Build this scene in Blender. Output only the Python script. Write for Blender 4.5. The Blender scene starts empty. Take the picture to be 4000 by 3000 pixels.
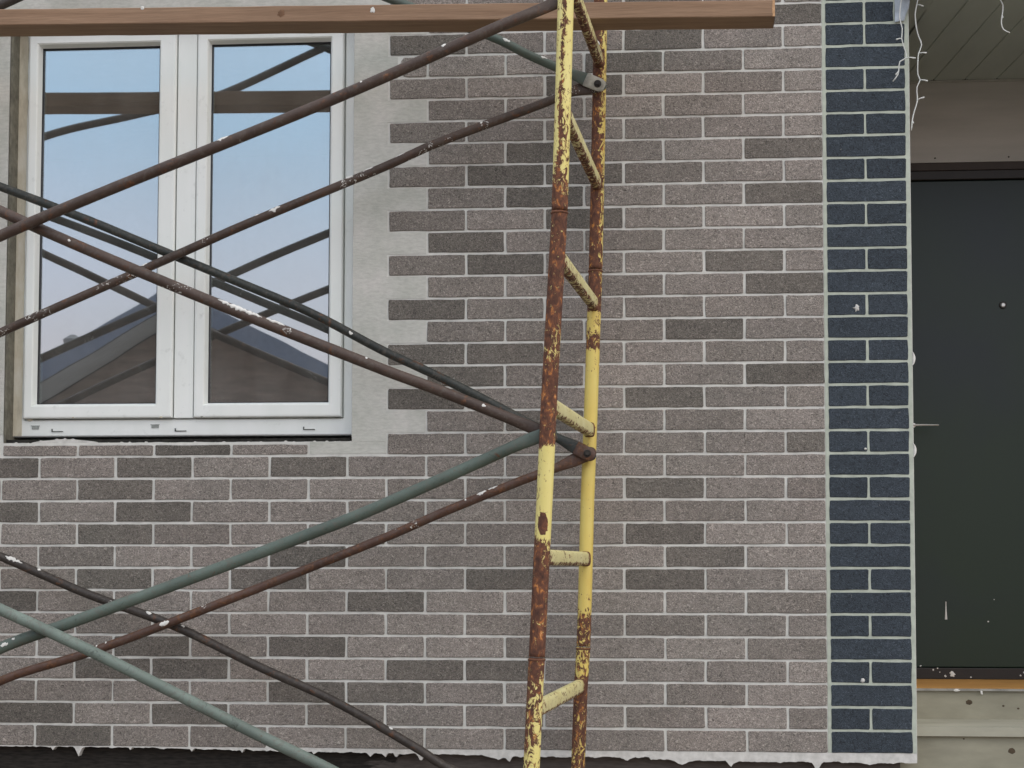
import bpy, bmesh, math, random
from mathutils import Vector, Matrix, noise
random.seed(7)
S = bpy.context.scene
COL = S.collection
PI = math.pi

# ------------------------------------------------------------------ camera
cd = bpy.data.cameras.new('camera'); cam = bpy.data.objects.new('camera', cd); COL.objects.link(cam)
cam.matrix_world = Matrix(((0.99694078, 0.00270429, 0.07811381, -0.569465),
                           (0.07814434, -0.05487436, -0.99543069, -5.196396),
                           (0.00159451, 0.99848961, -0.05491781, 1.556969),
                           (0, 0, 0, 1)))
cd.sensor_width = 36.0; cd.lens = 58.5; cd.shift_y = 0.110425
cd.clip_start = 0.05; cd.clip_end = 500
S.camera = cam

# ------------------------------------------------------------------ light
W = bpy.data.worlds.new('World'); S.world = W; W.use_nodes = True
nt = W.node_tree; nt.nodes.clear()
sky = nt.nodes.new('ShaderNodeTexSky'); sky.sky_type = 'NISHITA'; sky.sun_disc = False
SUN_EL, SUN_AZ = math.radians(44), math.radians(132)      # azimuth measured from +Y (north) clockwise
sky.sun_elevation = SUN_EL; sky.sun_rotation = SUN_AZ
sky.air_density = 1.3; sky.dust_density = 4.0; sky.ozone_density = 1.0
tc = nt.nodes.new('ShaderNodeTexCoord')
mp = nt.nodes.new('ShaderNodeMapping'); mp.inputs['Scale'].default_value = (1, 1, 2.6)
nz = nt.nodes.new('ShaderNodeTexNoise'); nz.inputs['Scale'].default_value = 1.7; nz.inputs['Detail'].default_value = 5
rp_ = nt.nodes.new('ShaderNodeValToRGB'); rp_.color_ramp.elements[0].position = 0.36; rp_.color_ramp.elements[0].color = (0.52, 0.52, 0.52, 1)
rp_.color_ramp.elements[1].position = 0.62; rp_.color_ramp.elements[1].color = (0.86, 0.86, 0.86, 1)
mx = nt.nodes.new('ShaderNodeMix'); mx.data_type = 'RGBA'
# cloud veil, slightly rosy low over the horizon
sep = nt.nodes.new('ShaderNodeSeparateXYZ'); nt.links.new(tc.outputs['Generated'], sep.inputs[0])
hz_ = nt.nodes.new('ShaderNodeValToRGB'); e_ = hz_.color_ramp.elements
e_[0].position = 0.09; e_[0].color = (9.2, 7.4, 7.8, 1); e_[1].position = 0.27; e_[1].color = (4.9, 6.8, 8.9, 1)
q_ = e_.new(0.17); q_.color = (7.3, 7.1, 8.3, 1); q_ = e_.new(0.6); q_.color = (9.0, 9.3, 9.8, 1)
nt.links.new(sep.outputs['Z'], hz_.inputs['Fac']); nt.links.new(hz_.outputs['Color'], mx.inputs[7])
bg = nt.nodes.new('ShaderNodeBackground'); bg.inputs['Strength'].default_value = 0.15
wo = nt.nodes.new('ShaderNodeOutputWorld')
L = nt.links.new
L(tc.outputs['Generated'], mp.inputs['Vector']); L(mp.outputs[0], nz.inputs['Vector']); L(nz.outputs['Fac'], rp_.inputs['Fac'])
L(rp_.outputs['Color'], mx.inputs[0]); L(sky.outputs[0], mx.inputs[6]); L(mx.outputs[2], bg.inputs['Color']); L(bg.outputs[0], wo.inputs['Surface'])
sd = bpy.data.lights.new('sun', 'SUN'); sd.energy = 0.5; sd.angle = math.radians(90); sd.color = (1.0, 0.95, 0.86)
so = bpy.data.objects.new('sun', sd); COL.objects.link(so)
dirv = Vector((math.sin(SUN_AZ) * math.cos(SUN_EL), math.cos(SUN_AZ) * math.cos(SUN_EL), math.sin(SUN_EL)))
so.rotation_euler = dirv.to_track_quat('Z', 'Y').to_euler()
S.view_settings.view_transform = 'Standard'; S.view_settings.look = 'None'
S.view_settings.exposure = 0.20; S.view_settings.gamma = 1.0; S.view_settings.use_curve_mapping = False
S.cycles.max_bounces = 8; S.cycles.use_denoising = True

# ------------------------------------------------------------------ helpers
def srgb(r, g, b):
    f = lambda c: ((c / 255 + 0.055) / 1.055) ** 2.4 if c > 10 else c / 255 / 12.92
    return (f(r), f(g), f(b), 1)

def tag(o, label=None, cat=None, group=None, kind=None):
    if label: o['label'] = label
    if cat: o['category'] = cat
    if group: o['group'] = group
    if kind: o['kind'] = kind
    return o

def empty(name, loc=(0, 0, 0)):
    o = bpy.data.objects.new(name, None); o.location = loc; o.empty_display_size = 0.1; COL.objects.link(o); return o

def link(name, bm, mat, parent=None, smooth=False, attr=None):
    me = bpy.data.meshes.new(name)
    bmesh.ops.recalc_face_normals(bm, faces=bm.faces)
    bm.to_mesh(me); bm.free()
    if smooth:
        for p in me.polygons: p.use_smooth = True
    if mat: me.materials.append(mat)
    o = bpy.data.objects.new(name, me); COL.objects.link(o)
    if parent is not None:
        o.parent = parent
        if parent.type == 'EMPTY' or True:
            o.matrix_parent_inverse = Matrix.Translation(-Vector(abs_loc(parent)))
    return o

def abs_loc(o):
    v = Vector(o.location)
    if o.parent is not None and o.type == 'EMPTY': v = v + Vector(abs_loc(o.parent)) * 0
    return v

def box(bm, x0, x1, y0, y1, z0, z1, bev=0.0):
    vs = [bm.verts.new((x, y, z)) for x in (x0, x1) for y in (y0, y1) for z in (z0, z1)]
    F = [(0, 1, 3, 2), (4, 6, 7, 5), (0, 4, 5, 1), (2, 3, 7, 6), (0, 2, 6, 4), (1, 5, 7, 3)]
    fs = [bm.faces.new([vs[i] for i in f]) for f in F]
    if bev > 0:
        es = set(e for f in fs for e in f.edges)
        bmesh.ops.bevel(bm, geom=list(es), offset=bev, segments=2, affect='EDGES', profile=0.6)
    return bm

def newbm(): return bmesh.new()

def sweep(bm, pts, rad, n=20, yaxis=Vector((0, 1, 0)), sec=None, caps=True, ang0=0.0):
    """Tube along pts; rad = list of (in-plane radius, depth radius)."""
    rings = []; N = len(pts)
    al = bm.verts.layers.float.get('wear')
    for i, p in enumerate(pts):
        a = pts[max(i - 1, 0)]; b = pts[min(i + 1, N - 1)]
        t = (b - a).normalized(); d = (yaxis - t * yaxis.dot(t)).normalized(); u = t.cross(d)
        r = rad[i] if isinstance(rad, list) else rad
        ring = []
        for k in range(n):
            th = 2 * PI * k / n + ang0; c, s = math.cos(th), math.sin(th)
            if sec: c = math.copysign(abs(c) ** sec, c); s = math.copysign(abs(s) ** sec, s)
            ring.append(bm.verts.new(p + u * (r[0] * c) + d * (r[1] * s)))
        rings.append(ring)
    for i in range(N - 1):
        for k in range(n):
            bm.faces.new((rings[i][k], rings[i][(k + 1) % n], rings[i + 1][(k + 1) % n], rings[i + 1][k]))
    if caps:
        bm.faces.new(rings[0][::-1]); bm.faces.new(rings[-1])
    return rings

def resample(pts, step):
    pts = [Vector(p) for p in pts]
    # Catmull-Rom for soft bends
    out = []; N = len(pts)
    for i in range(N - 1):
        p0 = pts[max(i - 1, 0)]; p1 = pts[i]; p2 = pts[i + 1]; p3 = pts[min(i + 2, N - 1)]
        m1 = (p2 - p0) * 0.5 if i > 0 else (p2 - p1); m2 = (p3 - p1) * 0.5 if i + 2 < N else (p2 - p1)
        L_ = (p2 - p1).length
        if i > 0: m1 = m1.normalized() * L_
        else: m1 = m1.normalized() * L_
        m2 = m2.normalized() * L_
        k = max(2, int(L_ / step))
        for j in range(k):
            t = j / k; t2 = t * t; t3 = t2 * t
            out.append(p1 * (2 * t3 - 3 * t2 + 1) + m1 * (t3 - 2 * t2 + t) + p2 * (-2 * t3 + 3 * t2) + m2 * (t3 - t2))
    out.append(pts[-1]); return out

def loft_rect(bm, rects):
    """rects: list of (x0,x1,z0,z1,y); successive rectangular loops joined by quads."""
    prev = None
    for (x0, x1, z0, z1, y) in rects:
        v = [bm.verts.new(c) for c in ((x0, y, z0), (x1, y, z0), (x1, y, z1), (x0, y, z1))]
        if prev:
            for k in range(4): bm.faces.new((prev[k], prev[(k + 1) % 4], v[(k + 1) % 4], v[k]))
        prev = v

# ------------------------------------------------------------------ materials
class M:
    def __init__(s, name, rough=0.8, metal=0.0):
        s.m = bpy.data.materials.new(name); s.m.use_nodes = True; s.t = s.m.node_tree
        s.b = s.t.nodes['Principled BSDF']; s.b.inputs['Roughness'].default_value = rough; s.b.inputs['Metallic'].default_value = metal
        s.b.inputs['Specular IOR Level'].default_value = 0.35
        s.tc = s.t.nodes.new('ShaderNodeTexCoord'); s.vec = s.tc.outputs['Object']
    def n(s, typ, **kw):
        o = s.t.nodes.new(typ)
        for k, v in kw.items(): o.inputs[k.replace('_', ' ')].default_value = v
        return o
    def l(s, a, b): s.t.links.new(a, b)
    def map(s, scale=(1, 1, 1), rnd=False, loc=(0, 0, 0), rot=(0, 0, 0)):
        m = s.t.nodes.new('ShaderNodeMapping'); m.inputs['Scale'].default_value = scale; m.inputs['Location'].default_value = loc
        m.inputs['Rotation'].default_value = rot
        src = s.vec
        if rnd:
            oi = s.t.nodes.new('ShaderNodeObjectInfo'); mu = s.t.nodes.new('ShaderNodeMath'); mu.operation = 'MULTIPLY'; mu.inputs[1].default_value = 37.0
            ad = s.t.nodes.new('ShaderNodeVectorMath'); ad.operation = 'ADD'
            s.l(oi.outputs['Random'], mu.inputs[0]); s.l(s.vec, ad.inputs[0]); s.l(mu.outputs[0], ad.inputs[1]); src = ad.outputs[0]
        s.l(src, m.inputs['Vector']); return m.outputs[0]
    def noise(s, vec, scale, detail=4, rough=0.55, dist=0.0):
        o = s.n('ShaderNodeTexNoise', Scale=scale, Detail=detail, Roughness=rough, Distortion=dist); s.l(vec, o.inputs['Vector']); return o.outputs['Fac']
    def ramp(s, fac, stops, interp='LINEAR'):
        r = s.t.nodes.new('ShaderNodeValToRGB'); r.color_ramp.interpolation = interp
        e = r.color_ramp.elements
        e[0].position, e[0].color = stops[0][0], stops[0][1]; e[1].position, e[1].color = stops[-1][0], stops[-1][1]
        for p, c in stops[1:-1]:
            q = e.new(p); q.color = c
        s.l(fac, r.inputs['Fac']); return r.outputs['Color']
    def mix(s, fac, a, b, mode='MIX'):
        o = s.t.nodes.new('ShaderNodeMix'); o.data_type = 'RGBA'; o.blend_type = mode
        for v, i in ((fac, 0), (a, 6), (b, 7)):
            if hasattr(v, 'node'): s.l(v, o.inputs[i])
            else: o.inputs[i].default_value = v
        return o.outputs[2]
    def math(s, op, a, b=0.0, c=0.0):
        o = s.t.nodes.new('ShaderNodeMath'); o.operation = op
        for i, v in enumerate((a, b, c)):
            if hasattr(v, 'node'): s.l(v, o.inputs[i])
            else: o.inputs[i].default_value = v
        return o.outputs[0]
    def col(s, c):
        if hasattr(c, 'node'): s.l(c, s.b.inputs['Base Color'])
        else: s.b.inputs['Base Color'].default_value = c
    def rough(s, c): s.l(c, s.b.inputs['Roughness'])
    def bump(s, h, strength=0.5, dist=0.002):
        b = s.n('ShaderNodeBump', Strength=strength, Distance=dist); s.l(h, b.inputs['Height'])
        s.l(b.outputs[0], s.b.inputs['Normal'])
g = lambda v, a=1: (v, v, v, a)

def brick_mat(name, c):
    m = M(name, 0.9)
    v = m.map((1, 1, 1.25), rnd=True)
    n1 = m.noise(v, 125, 5, 0.66, 1.8); n2 = m.noise(v, 420, 2, 0.6); n3 = m.noise(v, 9, 2)
    oi = m.t.nodes.new('ShaderNodeObjectInfo')
    r = m.ramp(n1, [(0.30, g(0.22)), (0.43, g(0.74)), (0.57, g(1.18)), (0.70, g(2.15))])
    base = m.mix(1.0, c, r, 'MULTIPLY')
    base = m.mix(0.5, base, m.mix(1.0, base, m.ramp(n2, [(0.3, g(0.6)), (0.7, g(1.4))]), 'MULTIPLY'))
    base = m.mix(1.0, base, m.ramp(n3, [(0.3, g(0.92)), (0.7, g(1.07))]), 'MULTIPLY')
    ge = m.t.nodes.new('ShaderNodeNewGeometry'); wz = m.noise(ge.outputs['Position'], 1.9, 5, 0.6)
    base = m.mix(1.0, base, m.ramp(wz, [(0.28, (0.86, 0.88, 0.87, 1)), (0.72, (1.09, 1.06, 1.06, 1))]), 'MULTIPLY')
    sm = m.math('MULTIPLY', m.math('GREATER_THAN', m.noise(ge.outputs['Position'], 33, 6, 0.75, 1.0), 0.685), 0.55)
    base = m.mix(sm, base, (0.40, 0.385, 0.355, 1))
    base = m.mix(1.0, base, m.ramp(oi.outputs['Random'], [(0.0, g(0.88)), (1.0, g(1.10))]), 'MULTIPLY')
    m.col(base); m.bump(n1, 1.0, 0.0045); return m.m
LIGHT = brick_mat('light_taupe_render', (0.300, 0.268, 0.241, 1))
MID = brick_mat('mid_taupe_render', (0.256, 0.228, 0.203, 1))
DARK = brick_mat('dark_taupe_render', (0.180, 0.163, 0.143, 1))
BLUE = brick_mat('blue_black_render', (0.050, 0.063, 0.078, 1))

def mortar_mat():
    m = M('pale_base_coat', 0.9); v = m.map()
    n1 = m.noise(v, 7, 5, 0.6); n2 = m.noise(m.map((1, 1, 3)), 45, 5, 0.65); n3 = m.noise(v, 300, 3)
    c = m.ramp(n1, [(0.28, (0.44, 0.45, 0.40, 1)), (0.55, (0.535, 0.53, 0.485, 1)), (0.78, (0.62, 0.59, 0.555, 1))])
    c = m.mix(1.0, c, m.ramp(n2, [(0.25, g(0.84)), (0.6, g(1.05))]), 'MULTIPLY')
    m.col(c); m.bump(m.math('ADD', m.math('MULTIPLY', n2, 1.0), m.math('MULTIPLY', n3, 0.4)), 0.5, 0.0015); return m.m
LEVEL = mortar_mat()

def joint_mat():
    m = M('mortar_drip', 0.9); v = m.map(); n = m.noise(v, 40, 4)
    m.col(m.ramp(n, [(0.3, (0.50, 0.49, 0.46, 1)), (0.7, (0.68, 0.665, 0.63, 1))])); m.bump(n, 0.5, 0.003); return m.m
DRIP = joint_mat()

def pvc_mat(stain=True):
    m = M('white_window_plastic', 0.42); v = m.map()
    n = m.noise(v, 30, 5, 0.6); n2 = m.noise(m.map((1, 1, 0.3)), 11, 3)
    c = m.ramp(n2, [(0.3, (0.80, 0.83, 0.79, 1)), (0.7, (0.86, 0.88, 0.85, 1))])
    c = m.mix(m.ramp(n, [(0.62, g(0)), (0.78, g(0.35))]), c, (0.42, 0.44, 0.41, 1))
    m.col(c); m.bump(n, 0.12, 0.001); return m.m
PVC = pvc_mat()
def stained():
    m = M('plaster_smeared_plastic', 0.8); v = m.map((1, 1, 0.35)); n = m.noise(v, 22, 6, 0.65)
    m.col(m.ramp(n, [(0.3, (0.42, 0.38, 0.29, 1)), (0.5, (0.60, 0.555, 0.44, 1)), (0.72, (0.70, 0.68, 0.60, 1))])); m.bump(n, 0.5, 0.002); return m.m
STAIN = stained()

def plain(name, c, rough=0.7, var=0.15, scale=20, metal=0.0, bump=0.0, stretch=(1, 1, 1)):
    m = M(name, rough, metal); n = m.noise(m.map(stretch), scale, 5, 0.6)
    lo = tuple(x * (1 - var) for x in c[:3]) + (1,); hi = tuple(x * (1 + var) for x in c[:3]) + (1,)
    m.col(m.ramp(n, [(0.3, lo), (0.7, hi)]))
    if bump: m.bump(n, 0.5, bump)
    return m.m
MORTAR = plain('pale_joint_coat', (0.62, 0.615, 0.575, 1), 0.9, 0.13, 28, bump=0.0015)
GASKET = plain('black_gasket', (0.015, 0.016, 0.02, 1), 0.5)
SLOT = plain('dark_slot', (0.10, 0.11, 0.10, 1), 0.8)
SPLASH = plain('dried_white_paint', (0.68, 0.67, 0.63, 1), 0.75, 0.12, 90, bump=0.001)
REVEAL = plain('shade_grey_reveal', (0.17, 0.16, 0.125, 1), 0.95, 0.35, 35, bump=0.004)
GAP = plain('shade_dark_foam', (0.022, 0.021, 0.018, 1), 0.95, 0.6, 60, bump=0.006)  # foam gap below the frame, its shade put into the near-black

def glass_mat():
    m = bpy.data.materials.new('coated_window_glass'); m.use_nodes = True; t = m.node_tree; t.nodes.clear()
    o = t.nodes.new('ShaderNodeOutputMaterial'); mixn = t.nodes.new('ShaderNodeMixShader')
    tr = t.nodes.new('ShaderNodeBsdfTransparent'); tr.inputs['Color'].default_value = (0.72, 0.78, 0.76, 1)
    wv = t.nodes.new('ShaderNodeTexNoise'); wv.inputs['Scale'].default_value = 2.6; wv.inputs['Detail'].default_value = 1; wb = t.nodes.new('ShaderNodeBump'); wb.inputs['Strength'].default_value = 0.5; wb.inputs['Distance'].default_value = 0.0012
    wt = t.nodes.new('ShaderNodeTexCoord'); t.links.new(wt.outputs['Object'], wv.inputs[0]); t.links.new(wv.outputs[0], wb.inputs['Height'])
    gl = t.nodes.new('ShaderNodeBsdfGlossy'); t.links.new(wb.outputs[0], gl.inputs['Normal']); gl.inputs['Roughness'].default_value = 0.012; gl.inputs['Color'].default_value = (0.93, 0.97, 1, 1)
    mixn.inputs[0].default_value = 0.40
    df = t.nodes.new('ShaderNodeBsdfDiffuse'); df.inputs['Color'].default_value = (0.72, 0.68, 0.64, 1); mix2 = t.nodes.new('ShaderNodeMixShader')  # diffuse dust film, added to lift the dark reflections
    tcn = t.nodes.new('ShaderNodeTexCoord'); mpn = t.nodes.new('ShaderNodeMapping'); mpn.inputs['Scale'].default_value = (1, 1, .45); nn = t.nodes.new('ShaderNodeTexNoise'); nn.inputs['Scale'].default_value = 9; nn.inputs['Detail'].default_value = 7
    rr = t.nodes.new('ShaderNodeMapRange'); rr.inputs[1].default_value = .3; rr.inputs[2].default_value = .75; rr.inputs[3].default_value = .035; rr.inputs[4].default_value = .085
    t.links.new(tcn.outputs['Object'], mpn.inputs[0]); t.links.new(mpn.outputs[0], nn.inputs[0]); t.links.new(nn.outputs[0], rr.inputs[0]); t.links.new(rr.outputs[0], mix2.inputs[0])
    t.links.new(tr.outputs[0], mixn.inputs[1]); t.links.new(gl.outputs[0], mixn.inputs[2]); t.links.new(mixn.outputs[0], mix2.inputs[1]); t.links.new(df.outputs[0], mix2.inputs[2]); t.links.new(mix2.outputs[0], o.inputs['Surface']); return m
GLASS = glass_mat()

def wood_mat(name, c0, c1, axis='X', knots=True, rough=0.85, rings=1.0):
    m = M(name, rough)
    sc = {'X': (0.35, 9, 9), 'Z': (9, 9, 0.35), 'Y': (9, 0.35, 9)}[axis]
    n = m.noise(m.map(sc), 7 * rings, 6, 0.62, 0.5); n2 = m.noise(m.map(sc), 45, 3, 0.6); n3 = m.noise(m.map(), 2.5, 3)
    c = m.ramp(n, [(0.28, c0), (0.72, c1)])
    c = m.mix(1.0, c, m.ramp(n2, [(0.3, g(0.86)), (0.7, g(1.1))]), 'MULTIPLY')
    c = m.mix(1.0, c, m.ramp(n3, [(0.3, g(0.87)), (0.7, g(1.08))]), 'MULTIPLY')
    m.col(c); m.bump(n2, 0.35, 0.0012); return m.m
BEAM = wood_mat('weathered_pine', (0.245, 0.152, 0.095, 1), (0.350, 0.230, 0.150, 1))
SAWN = plain('fresh_sawn_pine', (0.55, 0.33, 0.18, 1), 0.9, 0.25, 60, bump=0.002)
KNOT = plain('dark_knot', (0.075, 0.055, 0.035, 1), 0.9, 0.3, 80)
STEP = plain('grey_weathered_board', (0.285, 0.27, 0.205, 1), .9, .16, 9, bump=.002, stretch=(.6, 1, 1.6))
TREAD = plain('pale_tread', (0.38, 0.365, 0.29, 1), .9, .12, 9, bump=.002, stretch=(.5, 1, 1))  # treads paler than the riser boards
ORANGE = wood_mat('orange_stained_board', (0.42, 0.20, 0.055, 1), (0.62, 0.34, 0.10, 1))

def tube_mat(name, c, rust, speck):
    m = M(name, 0.48); v = m.map((1, 1, 1))
    n1 = m.noise(m.map((1, 1, 1)), 26, 6, 0.68, 0.6); n2 = m.noise(v, 95, 5, 0.6); n3 = m.noise(v, 5.5, 3)
    c1 = tuple(x * 0.72 for x in c[:3]) + (1,); c2 = tuple(x * 1.25 for x in c[:3]) + (1,)
    base = m.ramp(n3, [(0.3, c1), (0.7, c2)])
    n4 = m.noise(v, 48, 6, 0.75, 0.8)
    base = m.mix(m.ramp(n4, [(0.50, g(0)), (0.66, g(0.55))]), base, (0.115, 0.098, 0.080, 1))
    base = m.mix(m.ramp(n4, [(0.30, g(0.6)), (0.42, g(0))]), base, (0.028, 0.022, 0.018, 1))
    rc = m.ramp(n2, [(0.3, (0.055, 0.026, 0.015, 1)), (0.55, (0.115, 0.055, 0.030, 1)), (0.75, (0.22, 0.10, 0.045, 1))])
    base = m.mix(m.ramp(n1, [(0.62 - rust, g(0)), (0.70 - rust, g(1))]), base, rc)
    msk = m.math('MULTIPLY', m.math('GREATER_THAN', m.noise(v, 115, 4, 0.6, 1.2), 0.60), m.math('GREATER_THAN', m.noise(v, 9, 3), 0.68 - speck))
    base = m.mix(msk, base, (0.60, 0.585, 0.54, 1))
    m.col(base); m.bump(m.math('ADD', n1, m.math('MULTIPLY', n2, 0.5)), 0.45, 0.0025); return m.m
T_BROWN = tube_mat('brown_painted_tube', (0.066, 0.043, 0.033, 1), 0.05, 0.02)
T_SPOT = tube_mat('spotted_rusty_tube', (0.064, 0.042, 0.032, 1), 0.05, 0.13)
T_DKGRN = tube_mat('dark_green_tube', (0.030, 0.034, 0.030, 1), 0.04, 0.02)
T_BLACK = tube_mat('black_brown_tube', (0.044, 0.036, 0.031, 1), 0.04, 0.0)
T_GREEN = tube_mat('faded_green_tube', (0.094, 0.122, 0.102, 1), 0.0, -0.05)
T_LTGRN = tube_mat('pale_green_tube', (0.150, 0.187, 0.160, 1), -0.02, -0.05)
T_RUST = tube_mat('rusty_brown_tube', (0.085, 0.045, 0.032, 1), 0.11, 0.02)
T_END = plain('cement_caked_steel', (0.36, 0.345, 0.29, 1), 0.9, 0.35, 45, bump=0.003)
BOLT = plain('black_bolt', (0.03, 0.026, 0.022, 1), 0.6, 0.4, 60)

def post_mat(name, yel, yel2, orange, st=(1, 1, 0.62)):
    m = M(name, 0.55); a = m.t.nodes.new('ShaderNodeAttribute'); a.attribute_name = 'wear'; w = a.outputs['Fac']
    v = m.map(st); n1 = m.noise(v, 62, 7, 0.70, 1.5); n2 = m.noise(m.map((1, 1, 0.6)), 75, 5, 0.65, 0.5); n3 = m.noise(m.map((1, 1, 0.3)), 12, 3)
    paint = m.ramp(n3, [(0.3, yel), (0.7, yel2)])
    rc = m.ramp(n2, [(0.28, (0.050, 0.026, 0.020, 1)), (0.45, (0.105, 0.046, 0.029, 1)), (0.57, (0.165, 0.068, 0.038, 1)), (0.67, orange), (0.76, (0.62, 0.42, 0.22, 1))])
    # wear 0 -> only a few chips, wear 1 -> nearly bare rust
    s = m.math('ADD', m.math('SUBTRACT', n1, 0.5), m.math('MULTIPLY', m.math('SUBTRACT', w, 0.5), 0.50))
    fac = m.ramp(s, [(0.0, g(0)), (0.018, g(1))])
    halo = m.ramp(m.math('ADD', s, 0.035), [(0.0, g(0)), (0.03, g(0.6))])
    base = m.mix(halo, paint, (0.52, 0.34, 0.13, 1)); base = m.mix(fac, base, rc)
    m.col(base); m.rough(m.ramp(fac, [(0, g(0.42)), (1, g(0.88))])); m.bump(m.math('SUBTRACT', 1.0, m.math('ADD', fac, m.math('MULTIPLY', n2, 0.4))), 0.5, 0.0016); return m.m
POST_N = post_mat('chipped_yellow_paint', (0.70, 0.58, 0.17, 1), (0.76, 0.68, 0.28, 1), (0.50, 0.19, 0.05, 1))
POST_F = post_mat('chipped_amber_paint', (0.66, 0.48, 0.11, 1), (0.72, 0.62, 0.20, 1), (0.58, 0.24, 0.05, 1))
RUNG_M = post_mat('chipped_pale_yellow_paint', (0.64, 0.57, 0.25, 1), (0.72, 0.67, 0.36, 1), (0.42, 0.18, 0.06, 1), (.8, .55, .8))
BEAD = plain('rusty_weld', (0.13, 0.055, 0.03, 1), 0.9, 0.5, 90, bump=0.002)

# ------------------------------------------------------------------ setting: ground, room, sky haze none
bm = newbm()
N = 24
gv = [[bm.verts.new((-40 + 80 * i / N, -60 + 70 * j / N, 0.03 * noise.noise(Vector((i * .7, j * .7, 0))))) for j in range(N + 1)] for i in range(N + 1)]
for i in range(N):
    for j in range(N): bm.faces.new((gv[i][j], gv[i + 1][j], gv[i + 1][j + 1], gv[i][j + 1]))
GROUND = plain('trampled_sandy_soil', (0.19, 0.165, 0.13, 1), 0.95, 0.3, 3, bump=0.02)
tag(link('ground', bm, GROUND), kind='structure')

# ------------------------------------------------------------------ brick-patterned wall
RP = 0.0711212; ZT = 3.4                      # row pitch and the height of joint line 0
XO0, XO1, ZO0, ZO1 = -2.622, -1.487, 2.0215, 3.427     # window opening
XW0, XW1 = -6.2, 0.2655
ZB, ZTOP = 1.055, 4.55
BY = 0.0036                                   # base coat lies 3.5 mm behind the brick faces
wall = empty('brick_wall', (0, 0, 0))
tag(wall, 'taupe brick-patterned rendered house wall with pale joints around the white window', 'wall')
bm = newbm()
xs = [XW0, XO0, XO1, XW1]; zs = [ZB, ZO0, ZO1, ZTOP]; YB = 0.32
for yy in (BY, YB):
    gr = [[bm.verts.new((x, yy, z)) for z in zs] for x in xs]
    for i in range(3):
        for j in range(3):
            if not (i == 1 and j == 1): bm.faces.new((gr[i][j], gr[i + 1][j], gr[i + 1][j + 1], gr[i][j + 1]))
bm.verts.ensure_lookup_table()
V = bm.verts; A = lambda i, j: V[i * 4 + j]; B = lambda i, j: V[16 + i * 4 + j]
def side(p, q): bm.faces.new((A(*p), A(*q), B(*q), B(*p)))
for i in range(3): side((i, 0), (i + 1, 0)); side((i, 3), (i + 1, 3)); side((0, i), (0, i + 1)); side((3, i), (3, i + 1))
link('base_coat', bm, MORTAR, wall)
# reveal linings, shade of the recess put into their dark grey
bm = newbm()
box(bm, XO0 + .0005, XO0 + .006, 0.006, 0.30, ZO0 + .001, ZO1 - .001)
box(bm, XO0 + .007, XO1 - .007, 0.006, 0.30, ZO1 - .006, ZO1 - .0005)
link('reveal_lining', bm, REVEAL, wall)
bm = newbm(); box(bm, XO1 - .0015, XO1 - .0003, 0.006, 0.068, ZO0 + .014, ZO1 - .007); link('reveal_skim', bm, DRIP, wall)
bm = newbm(); box(bm, XO0 + .007, XO1 - .007, 0.012, 0.26, ZO0 + .0006, ZO0 + .012); link('sill_gap', bm, GAP, wall)
# ragged lip of base coat along the lower edge of the opening
def ragged(name, x0, x1, y0, y1, ztop, depth_fn, parent, mat, up=False, step=0.006):
    bm = newbm(); n = int((x1 - x0) / step); cols = []
    for i in range(n + 1):
        x = x0 + (x1 - x0) * i / n; d = depth_fn(x)
        z1 = ztop; z0 = ztop + d if up else ztop - d
        cols.append([bm.verts.new((x, y0, z1)), bm.verts.new((x, y0, z0)), bm.verts.new((x, y1, z0)), bm.verts.new((x, y1, z1))])
    for a, b in zip(cols, cols[1:]):
        for k in range(4): bm.faces.new((a[k], a[(k + 1) % 4], b[(k + 1) % 4], b[k]))
    bm.faces.new(cols[0]); bm.faces.new(cols[-1][::-1])
    return link(name, bm, mat, parent)
fn = lambda x: 0.0006 + 0.0022 * (0.5 + noise.noise(Vector((x * 22, 3, 0)))) + 0.010 * max(0, noise.noise(Vector((x * 75, 9, 2))) - 0.18) \
    + (0.012 * max(0, 1 - abs(x + 2.42) / 0.11) ** 0.5 if abs(x + 2.42) < 0.11 else 0)
ragged('mortar_lip', XO0 + .002, XO1 - .002, 0.004, 0.011, ZO0 - .001, fn, wall, DRIP, up=True, step=0.004)
# ragged drips under the last course
drips = [(-2.44, .012, .004), (-2.358, .030, .010), (-2.19, .010, .003), (-1.99, .012, .006), (-1.83, .010, .004), (-1.60, .011, .005), (-1.42, .014, .008), (-1.375, .016, .005),
         (-1.34, .018, .006), (-1.262, .026, .010), (-1.02, .012, .03), (-.985, .022, .009), (-.62, .012, .02), (-.45, .016, .03), (-.30, .018, .012), (-.037, .032, .012), (.12, .008, .02)]
def drip_depth(x):
    base = 0.003 + 0.017 * min(1, max(0, (x + 2.2) / 1.2)) * (1 + .55 * (x > -0.55)) * (0.95 + 0.2 * noise.noise(Vector((x * 3, 0, 5))))
    base += 0.0045 * noise.noise(Vector((x * 30, 1, 7))) + 0.003 * noise.noise(Vector((x * 90, 4, 7)))
    for cx, d, w in drips:
        t = abs(x - cx) / (w * 1.6)
        if t < 1: base += d * (1 - t) ** 1.6
    return max(base, 0.0015)
ragged('mortar_drip', XW0 + .002, XW1 - .0005, 0.0020, 0.030, ZB + .0005, drip_depth, wall, DRIP)

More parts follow.
